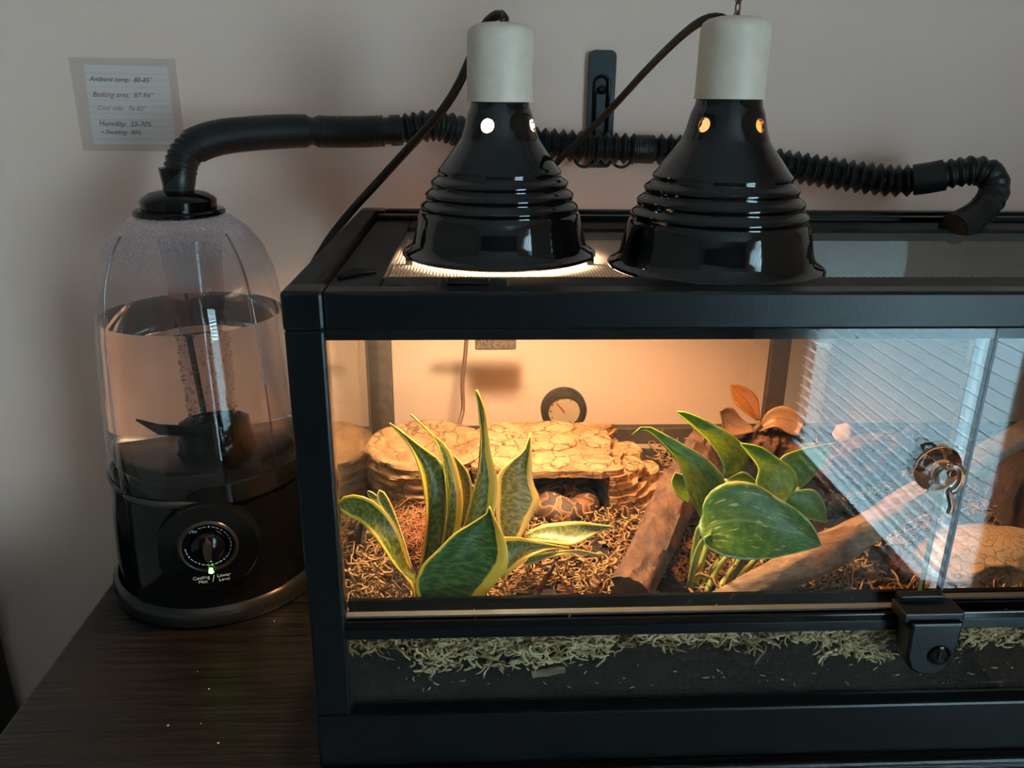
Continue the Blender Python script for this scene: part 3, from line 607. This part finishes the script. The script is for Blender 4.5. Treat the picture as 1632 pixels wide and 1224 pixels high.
# ================================================================== plants
def leaf(name, L, R, Y, material, parent, bulge=.3, skew=0, n=16, mC=8, th=.09):
    """L, R: outline from base to tip; Y: depth at base and tip; skew: how far the R edge turns away"""
    def chain(A, off):
        q = [Vector((x,y,0)) for x, y in A]; d = [0]
        for a, b in zip(q, q[1:]): d.append(d[-1]+(b-a).length)
        return [at(x,y,Y[0]+(Y[1]-Y[0])*(d[i]/d[-1])+off*math.sin(math.pi*min(1,.15+d[i]/d[-1]))) for i, (x,y) in enumerate(A)]
    A = catmull(chain(L, -skew/2), n); B = catmull(chain(R, skew/2), n); V = []; UV = []; Fq = []
    for i in range(n):
        t_ = (A[min(i+1,n-1)]+B[min(i+1,n-1)]-A[max(i-1,0)]-B[max(i-1,0)]); ac = B[i]-A[i]; nn = t_.cross(ac)
        nn = nn.normalized() if nn.length > 1e-5 else Vector((0,1,0))
        if nn.y < 0: nn = -nn
        for j in range(mC+1):
            t = j/mC; V.append(A[i].lerp(B[i], t)+nn*(bulge*4*t*(1-t)*min(1,ac.length/1.2))); UV.append((t, i/(n-1)))
    for i in range(n-1):
        for j in range(mC): a = i*(mC+1)+j; Fq.append((a,a+1,a+mC+2,a+mC+1))
    o = add(name, V, Fq, material, parent, True, UV); md = o.modifiers.new('thickness', 'SOLIDIFY'); md.thickness = th*S; md.offset = 0; return o
SNAKE = leafmat('snake_plant_leaf', (.05,.085,.009), (.20,.23,.035), (.66,.47,.05), .74, band=1, transl=.25)
SNAKE_L = leafmat('snake_plant_leaf_left', (.05,.085,.009), (.20,.23,.035), (.66,.47,.05), .70, band=1, transl=.25, ctr=.60)
SNAKE_R = leafmat('snake_plant_leaf_right', (.05,.085,.009), (.20,.23,.035), (.66,.47,.05), .70, band=1, transl=.25, ctr=.40)
SNAKE_F = leafmat('snake_plant_broad_leaf', (.012,.055,.004), (.075,.16,.022), (.68,.50,.05), .80, band=1, transl=.2, ctr=.44)  # same plant; the front leaf's shading is put into a darker green
SNAKE2 = leafmat('snake_plant_pale', (.09,.12,.03), (.27,.28,.09), (.66,.50,.12), .70, band=1, transl=.3)
Sp = thing('snake_plant', 'yellow edged snake plant leaning in the left front corner of the terrarium', 'plant')
leaf('leaf', [(664,966),(652,929),(627,898),(602,862),(577,834),(560,826),(548,818),(538,806)], [(672,955),(657,920),(643,868),(627,832),(602,804),(577,791),(552,790),(538,802)], (4.2,6.5), SNAKE, Sp, .3, 1.6)
leaf('leaf', [(650,915),(632,860),(610,815),(600,795),(604,781)], [(657,905),(643,855),(627,812),(614,787),(605,781)], (6.5,9), SNAKE2, Sp, .2, .5)
leaf('leaf', [(618,830),(600,806),(588,792),(585,783)], [(624,822),(610,800),(596,786),(587,782)], (8.5,9.5), SNAKE2, Sp, .1, .3)
leaf('leaf', [(668,915),(678,846),(679,812),(671,757),(657,718),(638,693),(620,675)], [(694,900),(707,862),(711,807),(710,757),(699,732),(671,712),(643,690),(621,674)], (6,8.5), SNAKE_L, Sp, .5, 1.2)
leaf('leaf', [(700,890),(711,834),(711,779),(704,732),(693,701),(677,682),(654,662)], [(726,880),(738,812),(735,773),(724,734),(710,709),(688,690),(655,660)], (6.5,9.5), SNAKE_R, Sp, .4, 1.2)
leaf('leaf', [(733,840),(736,800),(731,765),(723,727)], [(744,835),(752,790),(747,755),(724,726)], (9,10), SNAKE2, Sp, .2, .4)
leaf('leaf', [(728,880),(752,790),(764,746),(767,704),(764,668),(762,643),(758,622)], [(782,850),(793,784),(790,751),(782,720),(777,682),(772,651),(760,621)], (6.8,9), SNAKE_R, Sp, .5, 1.0)
leaf('leaf', [(800,865),(790,815),(793,760),(815,735),(835,718),(845,690)], [(826,865),(850,818),(861,798),(850,768),(847,732),(846,689)], (7.5,11), SNAKE2, Sp, .5, 1.4)
leaf('leaf', [(676,975),(663,932),(674,901),(696,879),(724,851),(741,841),(760,829),(775,819),(779,808)], [(740,978),(771,951),(793,926),(807,907),(810,884),(802,854),(788,826),(780,807)], (2.8,4.2), SNAKE_F, Sp, .7, .6, 20, 10)
leaf('leaf', [(838,860),(870,864),(907,869),(925,864),(953,849),(978,840)], [(838,850),(860,838),(878,834),(920,831),(953,836),(978,839)], (8,7), SNAKE2, Sp, .25, 1.6)
leaf('leaf', [(800,925),(830,897),(850,885),(875,876),(908,874)], [(800,856),(830,857),(852,862),(880,868),(908,873)], (4.5,6.5), SNAKE, Sp, .4, .8)
leaf('leaf', [(830,905),(886,886),(920,883),(954,885)], [(850,884),(885,879),(920,876),(954,883)], (5.5,6.5), SNAKE2, Sp, .1, .4)
MB().lathe([(.2,-1.6),(1.3,-1.0),(1.5,0),(.9,1.1),(.2,1.5)], (7.4,5.0,8.6), 20, fn=lambda a,r,z_: r*(1+.2*math.sin(a*5))).obj('root_crown', mat('root_crown', (.06,.04,.02), .9), Sp, True)

PO1 = leafmat('pothos_leaf', (.085,.18,.003), (.17,.29,.007), (.30,.40,.06), .95, vein=(.10,.22,.02), transl=.4)
PO2 = leafmat('pothos_variegated', (.030,.115,.005), (.075,.19,.009), (.36,.42,.12), .95, vein=(.12,.24,.04), transl=.28, spot=(.40,.46,.16))
Po = thing('pothos', 'leafy green pothos with one large variegated heart leaf in the tank middle', 'plant')
leaf('leaf', [(1128,845),(1108,808),(1094,776),(1083,740),(1054,704),(1025,684),(1007,695)], [(1135,840),(1150,800),(1156,765),(1130,733),(1094,711),(1061,693),(1029,679),(1007,693)], (7.5,9), PO1, Po, .6, 1.6)
leaf('leaf', [(1158,760),(1151,736),(1133,707),(1112,686),(1078,658)], [(1160,762),(1187,747),(1193,722),(1176,700),(1144,679),(1112,664),(1090,656),(1078,656)], (9.5,11.5), PO1, Po, .5, 1.4)
leaf('leaf', [(1222,800),(1205,772),(1209,747),(1194,725),(1180,708)], [(1240,803),(1268,782),(1270,760),(1262,745),(1237,728),(1212,712),(1180,706)], (7,9.5), PO1, Po, .4, .8)
leaf('leaf', [(1133,851),(1121,862),(1140,880),(1176,891),(1220,891),(1255,885),(1291,876),(1309,870)], [(1133,849),(1119,812),(1133,783),(1166,767),(1205,772),(1241,794),(1273,815),(1295,837),(1309,868)], (4.2,5.2), PO2, Po, .35, 3.0, 22, 12)
leaf('leaf', [(1270,772),(1243,734),(1270,718),(1299,711),(1325,707)], [(1277,779),(1295,761),(1313,740),(1320,718),(1325,706)], (10,12), PO1, Po, .3, 1.0)
leaf('leaf', [(1250,800),(1270,822),(1300,830),(1317,833)], [(1256,785),(1295,780),(1313,800),(1318,832)], (8,8), PO1, Po, .3, .8)
leaf('leaf', [(1098,802),(1080,790),(1070,770),(1075,755)], [(1100,800),(1098,775),(1090,758),(1076,753)], (8.5,9.5), PO1, Po, .2, .4)
leaf('leaf', [(1158,770),(1185,778),(1207,774)], [(1158,764),(1185,752),(1207,768)], (9,9), PO1, Po, .2, .8)
STEM = mat('pothos_stem', (.26,.32,.07), .45)
for i, pp in enumerate([[(1130,850,4.6),(1116,870,5.6),(1106,900,6.5),(1098,938,7)],[(1130,846,7.6),(1115,840,8),(1108,870,8.3),(1100,930,8.4)],[(1158,764,9.5),(1140,830,9.3),(1120,890,8.6),(1108,935,8)],[(1165,880,8),(1145,905,7.6),(1125,945,7)],[(1190,880,8),(1165,910,7.4),(1142,945,6.6)],[(1170,870,9),(1140,900,8.4),(1118,940,7.8)],[(1225,800,7.5),(1185,880,7.6),(1150,945,7)],[(1272,776,10),(1235,850,9.4),(1180,920,8.4),(1160,940,8)],[(1252,792,8),(1210,860,8),(1160,930,7.6)]]):
    MB().tube(catmull([at(*q[:2],Y=q[2]) for q in pp], 18), [.2]*6+[.23]*12, 8).obj('stem', STEM, Po, True)

BR = leafmat('brown_leaf', (.30,.10,.012), (.36,.14,.02), (.22,.08,.02), .97, vein=(.16,.05,.01), transl=.4)
BR2 = leafmat('tan_leaf', (.27,.13,.05), (.32,.17,.07), (.2,.09,.03), .97, vein=(.16,.08,.03), transl=.2)
Bl = thing('brown_leaf_sprig', 'small sprig of orange brown leaves on the driftwood at the back', 'plant')
leaf('leaf', [(1206,670),(1185,655),(1170,640),(1164,617)], [(1211,670),(1209,640),(1200,625),(1180,614),(1164,614)], (24,25), BR, Bl, .2, .6)
leaf('leaf', [(1202,688),(1172,694),(1152,690),(1151,672),(1147,658)], [(1202,682),(1182,667),(1170,652),(1158,650),(1147,656)], (24,23.5), BR2, Bl, .3, .8)
leaf('leaf', [(1210,688),(1235,680),(1255,690),(1271,694),(1279,676)], [(1210,676),(1225,655),(1248,647),(1268,655),(1280,673)], (24,23), BR2, Bl, .4, 1.0)
MB().tube(catmull([at(1212,676,Y=24),at(1204,684,Y=24),at(1200,705,Y=24.4),at(1198,735,Y=24.8)], 10), .22, 8).obj('stem', mat('brown_stem', (.12,.06,.025), .7), Bl, True)

# ================================================================== wood and ornaments
def log(name, pts, rads_, material, label, cat, n=28, seg=90, amp=.22, group=None, seed=0, flat=1.0):
    P = catmull(pts, seg); k = len(rads_)
    R_ = [rads_[min(int(f*(k-1)),k-2)]*(1-(f*(k-1)-min(int(f*(k-1)),k-2)))+rads_[min(int(f*(k-1)),k-2)+1]*(f*(k-1)-min(int(f*(k-1)),k-2)) for f in [i/(seg-1) for i in range(seg)]]
    P = [P[0]]+P+[P[-1]]; R_ = [.05]+R_+[.05]
    mb_ = MB().tube(P, R_, n, flat=flat); V_ = []
    for i, v in enumerate(mb_.v):
        ci = min(i//n, len(P)-1); c0 = P[ci]; d = v-c0; j = i % n
        if R_[ci] < .06: V_.append(v+Vector((fbm((j,seed,1),.6),fbm((j,seed,9),.6),0))*.1); continue
        s1 = 1+amp*fbm((d.x*.7+ci*.04+seed, d.y*.7, d.z*.7), 1.4)+amp*.5*fbm((math.cos(j/n*6.283)*3, math.sin(j/n*6.283)*3, ci*.05+seed), 1.3); V_.append(c0+d*s1)
    mb_.v = V_; o = mb_.obj(name, material, None, True, 55); return tag(o, label, cat, group)
WOOD = mat('driftwood', (.035,.015,.008), .9, noise_s=130, col2=(.11,.055,.030), bump=1, bump_s=260, stretch=(1,.5,.5))
WOOD2 = mat('pale_driftwood', (.13,.08,.048), .9, noise_s=110, col2=(.27,.185,.12), bump=.9, bump_s=250, stretch=(.5,1,1))
BARK = mat('red_bark', (.03,.012,.007), .9, noise_s=100, col2=(.11,.05,.026), bump=1, bump_s=220, stretch=(.5,1.4,1.6))
log('driftwood_log', [at(1002,948,Y=3.6),at(1022,905,Y=6.5),at(1060,830,Y=12),at(1098,755,Y=18),at(1125,700,Y=23)], [1.45,1.5,1.55,1.6,1.5], WOOD, 'thick reddish driftwood log leaning beside the rock hide', 'wood', seed=3, amp=.3)
log('driftwood_branch', [at(1085,978,Y=2.6),at(1150,958,Y=3.4),at(1230,922,Y=4.8),at(1330,868,Y=7.5),at(1430,812,Y=11),at(1530,752,Y=14.5),at(1640,688,Y=18)], [.5,1.0,1.25,1.2,1.05,1.0,1.0], WOOD2, 'long pale driftwood branch lying diagonally below the pothos', 'wood', seed=11)
log('bark_piece', [at(1225,765,Y=17),at(1300,755,Y=18.5),at(1380,735,Y=20),at(1480,705,Y=22)], [1.0,2.2,2.4,1.3], BARK, 'wide red brown bark slab behind the pothos', 'bark', seed=21, amp=.4, flat=.55)
log('bark_piece', [at(1165,712,Y=25),at(1210,705,Y=25),at(1270,715,Y=24.5)], [.9,1.6,1.1], BARK, 'dark bark chunk beneath the brown leaf sprig', 'bark', seed=27, amp=.4)
log('bark_piece', [at(1385,880,Y=9),at(1430,893,Y=8),at(1500,935,Y=5)], [.5,.95,.5], BARK, 'small dark ridged bark strip left of the cracked ornament', 'bark', seed=31, amp=.5)
log('bark_piece', [at(1165,1025,Y=1.9),at(1080,1035,Y=1.9)], [.4,.5,.3], BARK, 'red brown bark bit at the low front pane below the pothos', 'bark', seed=33, amp=.5)
log('bark_chip', [at(848,1075,Y=1.3),at(900,1066,Y=1.25)], [.28,.34,.3], WOOD2, 'flat pale wood chip pressed to the low front pane', 'wood chip', seed=41, flat=.4)
log('bark_chip', [at(850,955,Y=4.4),at(884,900,Y=6)], [.2,.35,.15], BARK, 'upright brown bark sliver right of the snake plant', 'wood chip', seed=45, flat=.4)
p = at(1345,692,Y=22); o = MB().lathe([(0,-.9),(.7,-.7),(.95,-.1),(.75,.6),(.3,.95),(0,1)], p, 14, fn=lambda a,r,z_: r*(1+.25*fbm((math.cos(a),math.sin(a),z_),1.1))).obj('pebble', mat('pink_pebble', (.28,.16,.11), .8, noise_s=120, col2=(.36,.23,.17)), None, True)
tag(o, 'small pinkish pebble resting on the bark slab', 'stone')
# cracked skull-like ornament with a round hole
CR = bpy.data.materials.new('cracked_clay'); CR.use_nodes = True; nt = CR.node_tree; b_ = nt.nodes['Principled BSDF']
tc = nt.nodes.new('ShaderNodeTexCoord'); nz = nt.nodes.new('ShaderNodeTexNoise'); nz.inputs['Scale'].default_value = 40
vo = nt.nodes.new('ShaderNodeTexVoronoi'); vo.feature = 'DISTANCE_TO_EDGE'; vo.inputs['Scale'].default_value = 100
mxv = nt.nodes.new('ShaderNodeMix'); mxv.data_type = 'VECTOR'; mxv.inputs[0].default_value = .07
nt.links.new(tc.outputs['Object'], nz.inputs[0]); nt.links.new(tc.outputs['Object'], mxv.inputs[4]); nt.links.new(nz.outputs['Color'], mxv.inputs[5]); nt.links.new(mxv.outputs[1], vo.inputs[0])
rp = nt.nodes.new('ShaderNodeValToRGB'); rp.color_ramp.elements[0].position = .0; rp.color_ramp.elements[0].color = (.13,.075,.035,1); rp.color_ramp.elements[1].position = .05; rp.color_ramp.elements[1].color = (.36,.24,.115,1)
nt.links.new(vo.outputs[0], rp.inputs[0]); nt.links.new(rp.outputs[0], b_.inputs['Base Color']); b_.inputs['Roughness'].default_value = .75
bp = nt.nodes.new('ShaderNodeBump'); bp.inputs['Strength'].default_value = .6; bp.inputs['Distance'].default_value = .003; nt.links.new(rp.outputs[0], bp.inputs['Height']); nt.links.new(bp.outputs[0], b_.inputs['Normal'])
sk = thing('cracked_ornament', 'tan cracked clay ornament with a round dark hole near the lock', 'ornament')
bm = bmesh.new(); bmesh.ops.create_icosphere(bm, subdivisions=5, radius=1); bm.verts.index_update()
c0 = Vector((49.6, 8.8, 9.6)); hd = (at(1597,925,Y=5.6)-c0); hd = Vector((hd.x/5.6, hd.y/4, hd.z/3.1)).normalized(); V = []
for v in bm.verts:
    d = v.co.copy(); s1 = 1+.10*fbm(d, 1.6); ang = d.angle(hd)
    if ang < .34: s1 *= .52+.06*(ang/.34)
    elif ang < .44: s1 *= 1.04
    V.append(c0+Vector((d.x*5.6, d.y*3.6, d.z*2.9))*s1)
add('ornament_body', V, [[v.index for v in f.verts] for f in bm.faces], CR, sk, True); bm.free()
pts = [c0+Vector((hd.x*5.6,hd.y*3.6,hd.z*2.9))*.98]
# half log hide at the right
hl = thing('half_log_hide', 'dark half log hide with a black opening at the right edge', 'reptile hide')
V = []; Fq = []; na, nl = 26, 26
for s_ in range(2):
    for i in range(nl):
        for j in range(na):
            a = math.pi*j/(na-1); r = (6.2 if s_ == 0 else 5.3)*(1+.05*fbm((math.cos(a)*2,math.sin(a)*2,i*.15+s_*9),1.5)); f = i/(nl-1)
            # axis turned so that the mouth faces front and left
            ax = Vector((.25,1,0)).normalized(); sd = Vector((ax.y,-ax.x,0)); p = Vector((61.2,11.6,8.3))+ax*(f*13)+sd*(-r*math.cos(a))+Vector((0,0,r*1.12*math.sin(a))); V.append(p)
ns = na*nl
for i in range(nl-1):
    for j in range(na-1):
        a = i*na+j; Fq += [(a,a+1,a+na+1,a+na),(ns+a,ns+a+na,ns+a+na+1,ns+a+1)]
for j in range(na-1): Fq += [(j,ns+j,ns+j+1,j+1),((nl-1)*na+j,(nl-1)*na+j+1,ns+(nl-1)*na+j+1,ns+(nl-1)*na+j)]
add('log_shell', V, Fq, mat('dark_log_bark', (.022,.012,.008), .85, noise_s=160, col2=(.07,.036,.022), bump=1, bump_s=250), hl, True)
rim = [Vector((61.2,11.5,8.3))+Vector((.97,-.2425,0))*(-5.75*math.cos(a))+Vector((0,0,6.4*math.sin(a))) for a in [math.pi*j/24 for j in range(25)]]
MB().tube(rim, .42, 8).obj('cut_rim', mat('log_cut', (.16,.10,.06), .8, noise_s=60, col2=(.24,.16,.10)), hl, True)

# ================================================================== fittings on the glass
th = thing('thermometer_dial', 'round black thermometer dial stuck low on the rear glass', 'thermometer')
rot = lambda x,y,z_: Matrix.Translation((x,y,z_)) @ ROTX
MB().lathe([(2.33,0),(2.33,.9),(2.2,1.1),(1.7,1.15),(1.6,.9)], (0,0,0), 48).xf(rot(19.6,33.4,12.95)).obj('bezel', mat('dial_black', (.02,.016,.013), .45), th, True, 40)
MB().lathe([(0,.85),(1.65,.85)], (0,0,0), 40).xf(rot(19.6,33.4,12.95)).obj('dial_face', mat('dial_face', (.30,.22,.14), .5), th)
MB().box(-.06,.06,-.1,1.2,.9,.95).xf(rot(19.6,33.4,12.95) @ Matrix.Rotation(.7,4,'Z')).obj('needle', mat('needle_red', (.25,.05,.03), .5), th)
for k in range(9):
    a = math.radians(-30+k*30); MB().box(-.03,.03,1.25,1.5,.88,.92).xf(rot(19.6,33.4,12.95) @ Matrix.Rotation(a,4,'Z')).obj('tick', mat('tick_ink', (.05,.03,.02), .6), th)
o = MB().tube(catmull([at(744,525,Y=32.9),at(742,560,Y=32.9),at(737,610,Y=32.7),at(738,650,Y=32.4),at(733,672,Y=31.5),at(728,690,Y=30.5)], 24), .2, 8).obj('probe_wire', mat('probe_wire', (.10,.05,.03), .5), None, True); tag(o, 'thin brown probe wire hanging down the rear glass', 'wire')
o = bx('foam_block', (10.6, 14.6, 31.6, 32.9, 19.75, 21.4), mat('dark_foam', (.03,.02,.015), .95, noise_s=300, col2=(.10,.07,.05), bump=1, bump_s=400), None, .15); tag(o, 'dark foam block stuck high on the rear glass', 'foam block')
bx('backing_strip', (7.6, 14.8, 32.9, 33.3, 20.55, 20.85), MATS['dial_black'], o)
# clear suction hook on the left door
sc = thing('suction_hook', 'clear plastic suction hook on the glass door edge', 'hook')
CLP = mat('clear_plastic', (.95,.96,.95), .03, trans=1, ior=1.42)
MB().lathe([(1.5,0),(1.45,.12),(.9,.45),(.6,.8),(.62,1.1),(.45,1.25),(0,1.3)], (0,0,0), 40).xf(rot(39.15,.42,21.75)).obj('suction_cup', CLP, sc, True, 60)
b = [Vector((39.15,-.75,21.75))+Vector((.75*math.cos(a)*.9,-.25,.9*math.sin(a))) for a in [math.radians(120-20*i) for i in range(11)]]+[Vector((39.6,-1.0,19.9)),Vector((39.55,-1.0,19.4))]
MB().tube(catmull(b, 40), .22, 10).obj('hook_arm', CLP, sc, True)
# door lock
lk_ = thing('door_lock', 'black plastic door lock hanging on the front track', 'lock')
q = MB().prism([(38.15,12.0),(38.25,9.4),(38.6,8.5),(39.3,8.05),(40.4,8.0),(41.0,8.4),(41.35,9.2),(41.55,12.0)][::-1], 0, 1.7).xf(Matrix.Translation((0,-.15,0)) @ ROTX)
q.v = [Vector((v.x, -v.y*1 if False else v.y, v.z)) for v in q.v]
lb = q.obj('lock_body', BLACKPL, lk_); md = lb.modifiers.new('round', 'BEVEL'); md.width = .0018; md.segments = 2
bx('clip', (37.75, 41.7, -1.5, .3, 11.75, 12.5), BLACKPL, lk_, .12); bx('clip_lip', (38.0, 41.0, -.3, .4, 12.5, 13.0), BLACKPL, lk_, .1)
kc = MB().lathe([(.72,0),(.72,.12),(.6,.18),(.5,.05),(0,.05)], (0,0,0), 32).xf(rot(40.3,-1.85,9.6)).obj('key_cylinder', GLOSSBLK, lk_, True, 40)
MB().box(-.07,.07,-.3,.3,.05,.12).xf(rot(40.3,-1.85,9.6)).obj('key_slot', DULLPL, kc)

# crumbs on the table
for i, (x, y) in enumerate([(333,1098),(268,1156),(348,1184),(437,990),(320,1153),(315,1070)]):
    p = at(x, y, Z=.03); bm = bmesh.new(); bmesh.ops.create_icosphere(bm, subdivisions=1, radius=.075); bm.verts.index_update()
    o = add('crumb', [p+Vector((v.co.x*(1+.6*math.sin(i)),v.co.y,v.co.z*.5)) for v in bm.verts], [[v.index for v in f.verts] for f in bm.faces], mat('crumb', (.6,.52,.4), .8)); bm.free()
    tag(o, 'tiny pale crumb on the dark table top', 'crumb', 'crumbs on the table')
bpy.context.view_layer.update()
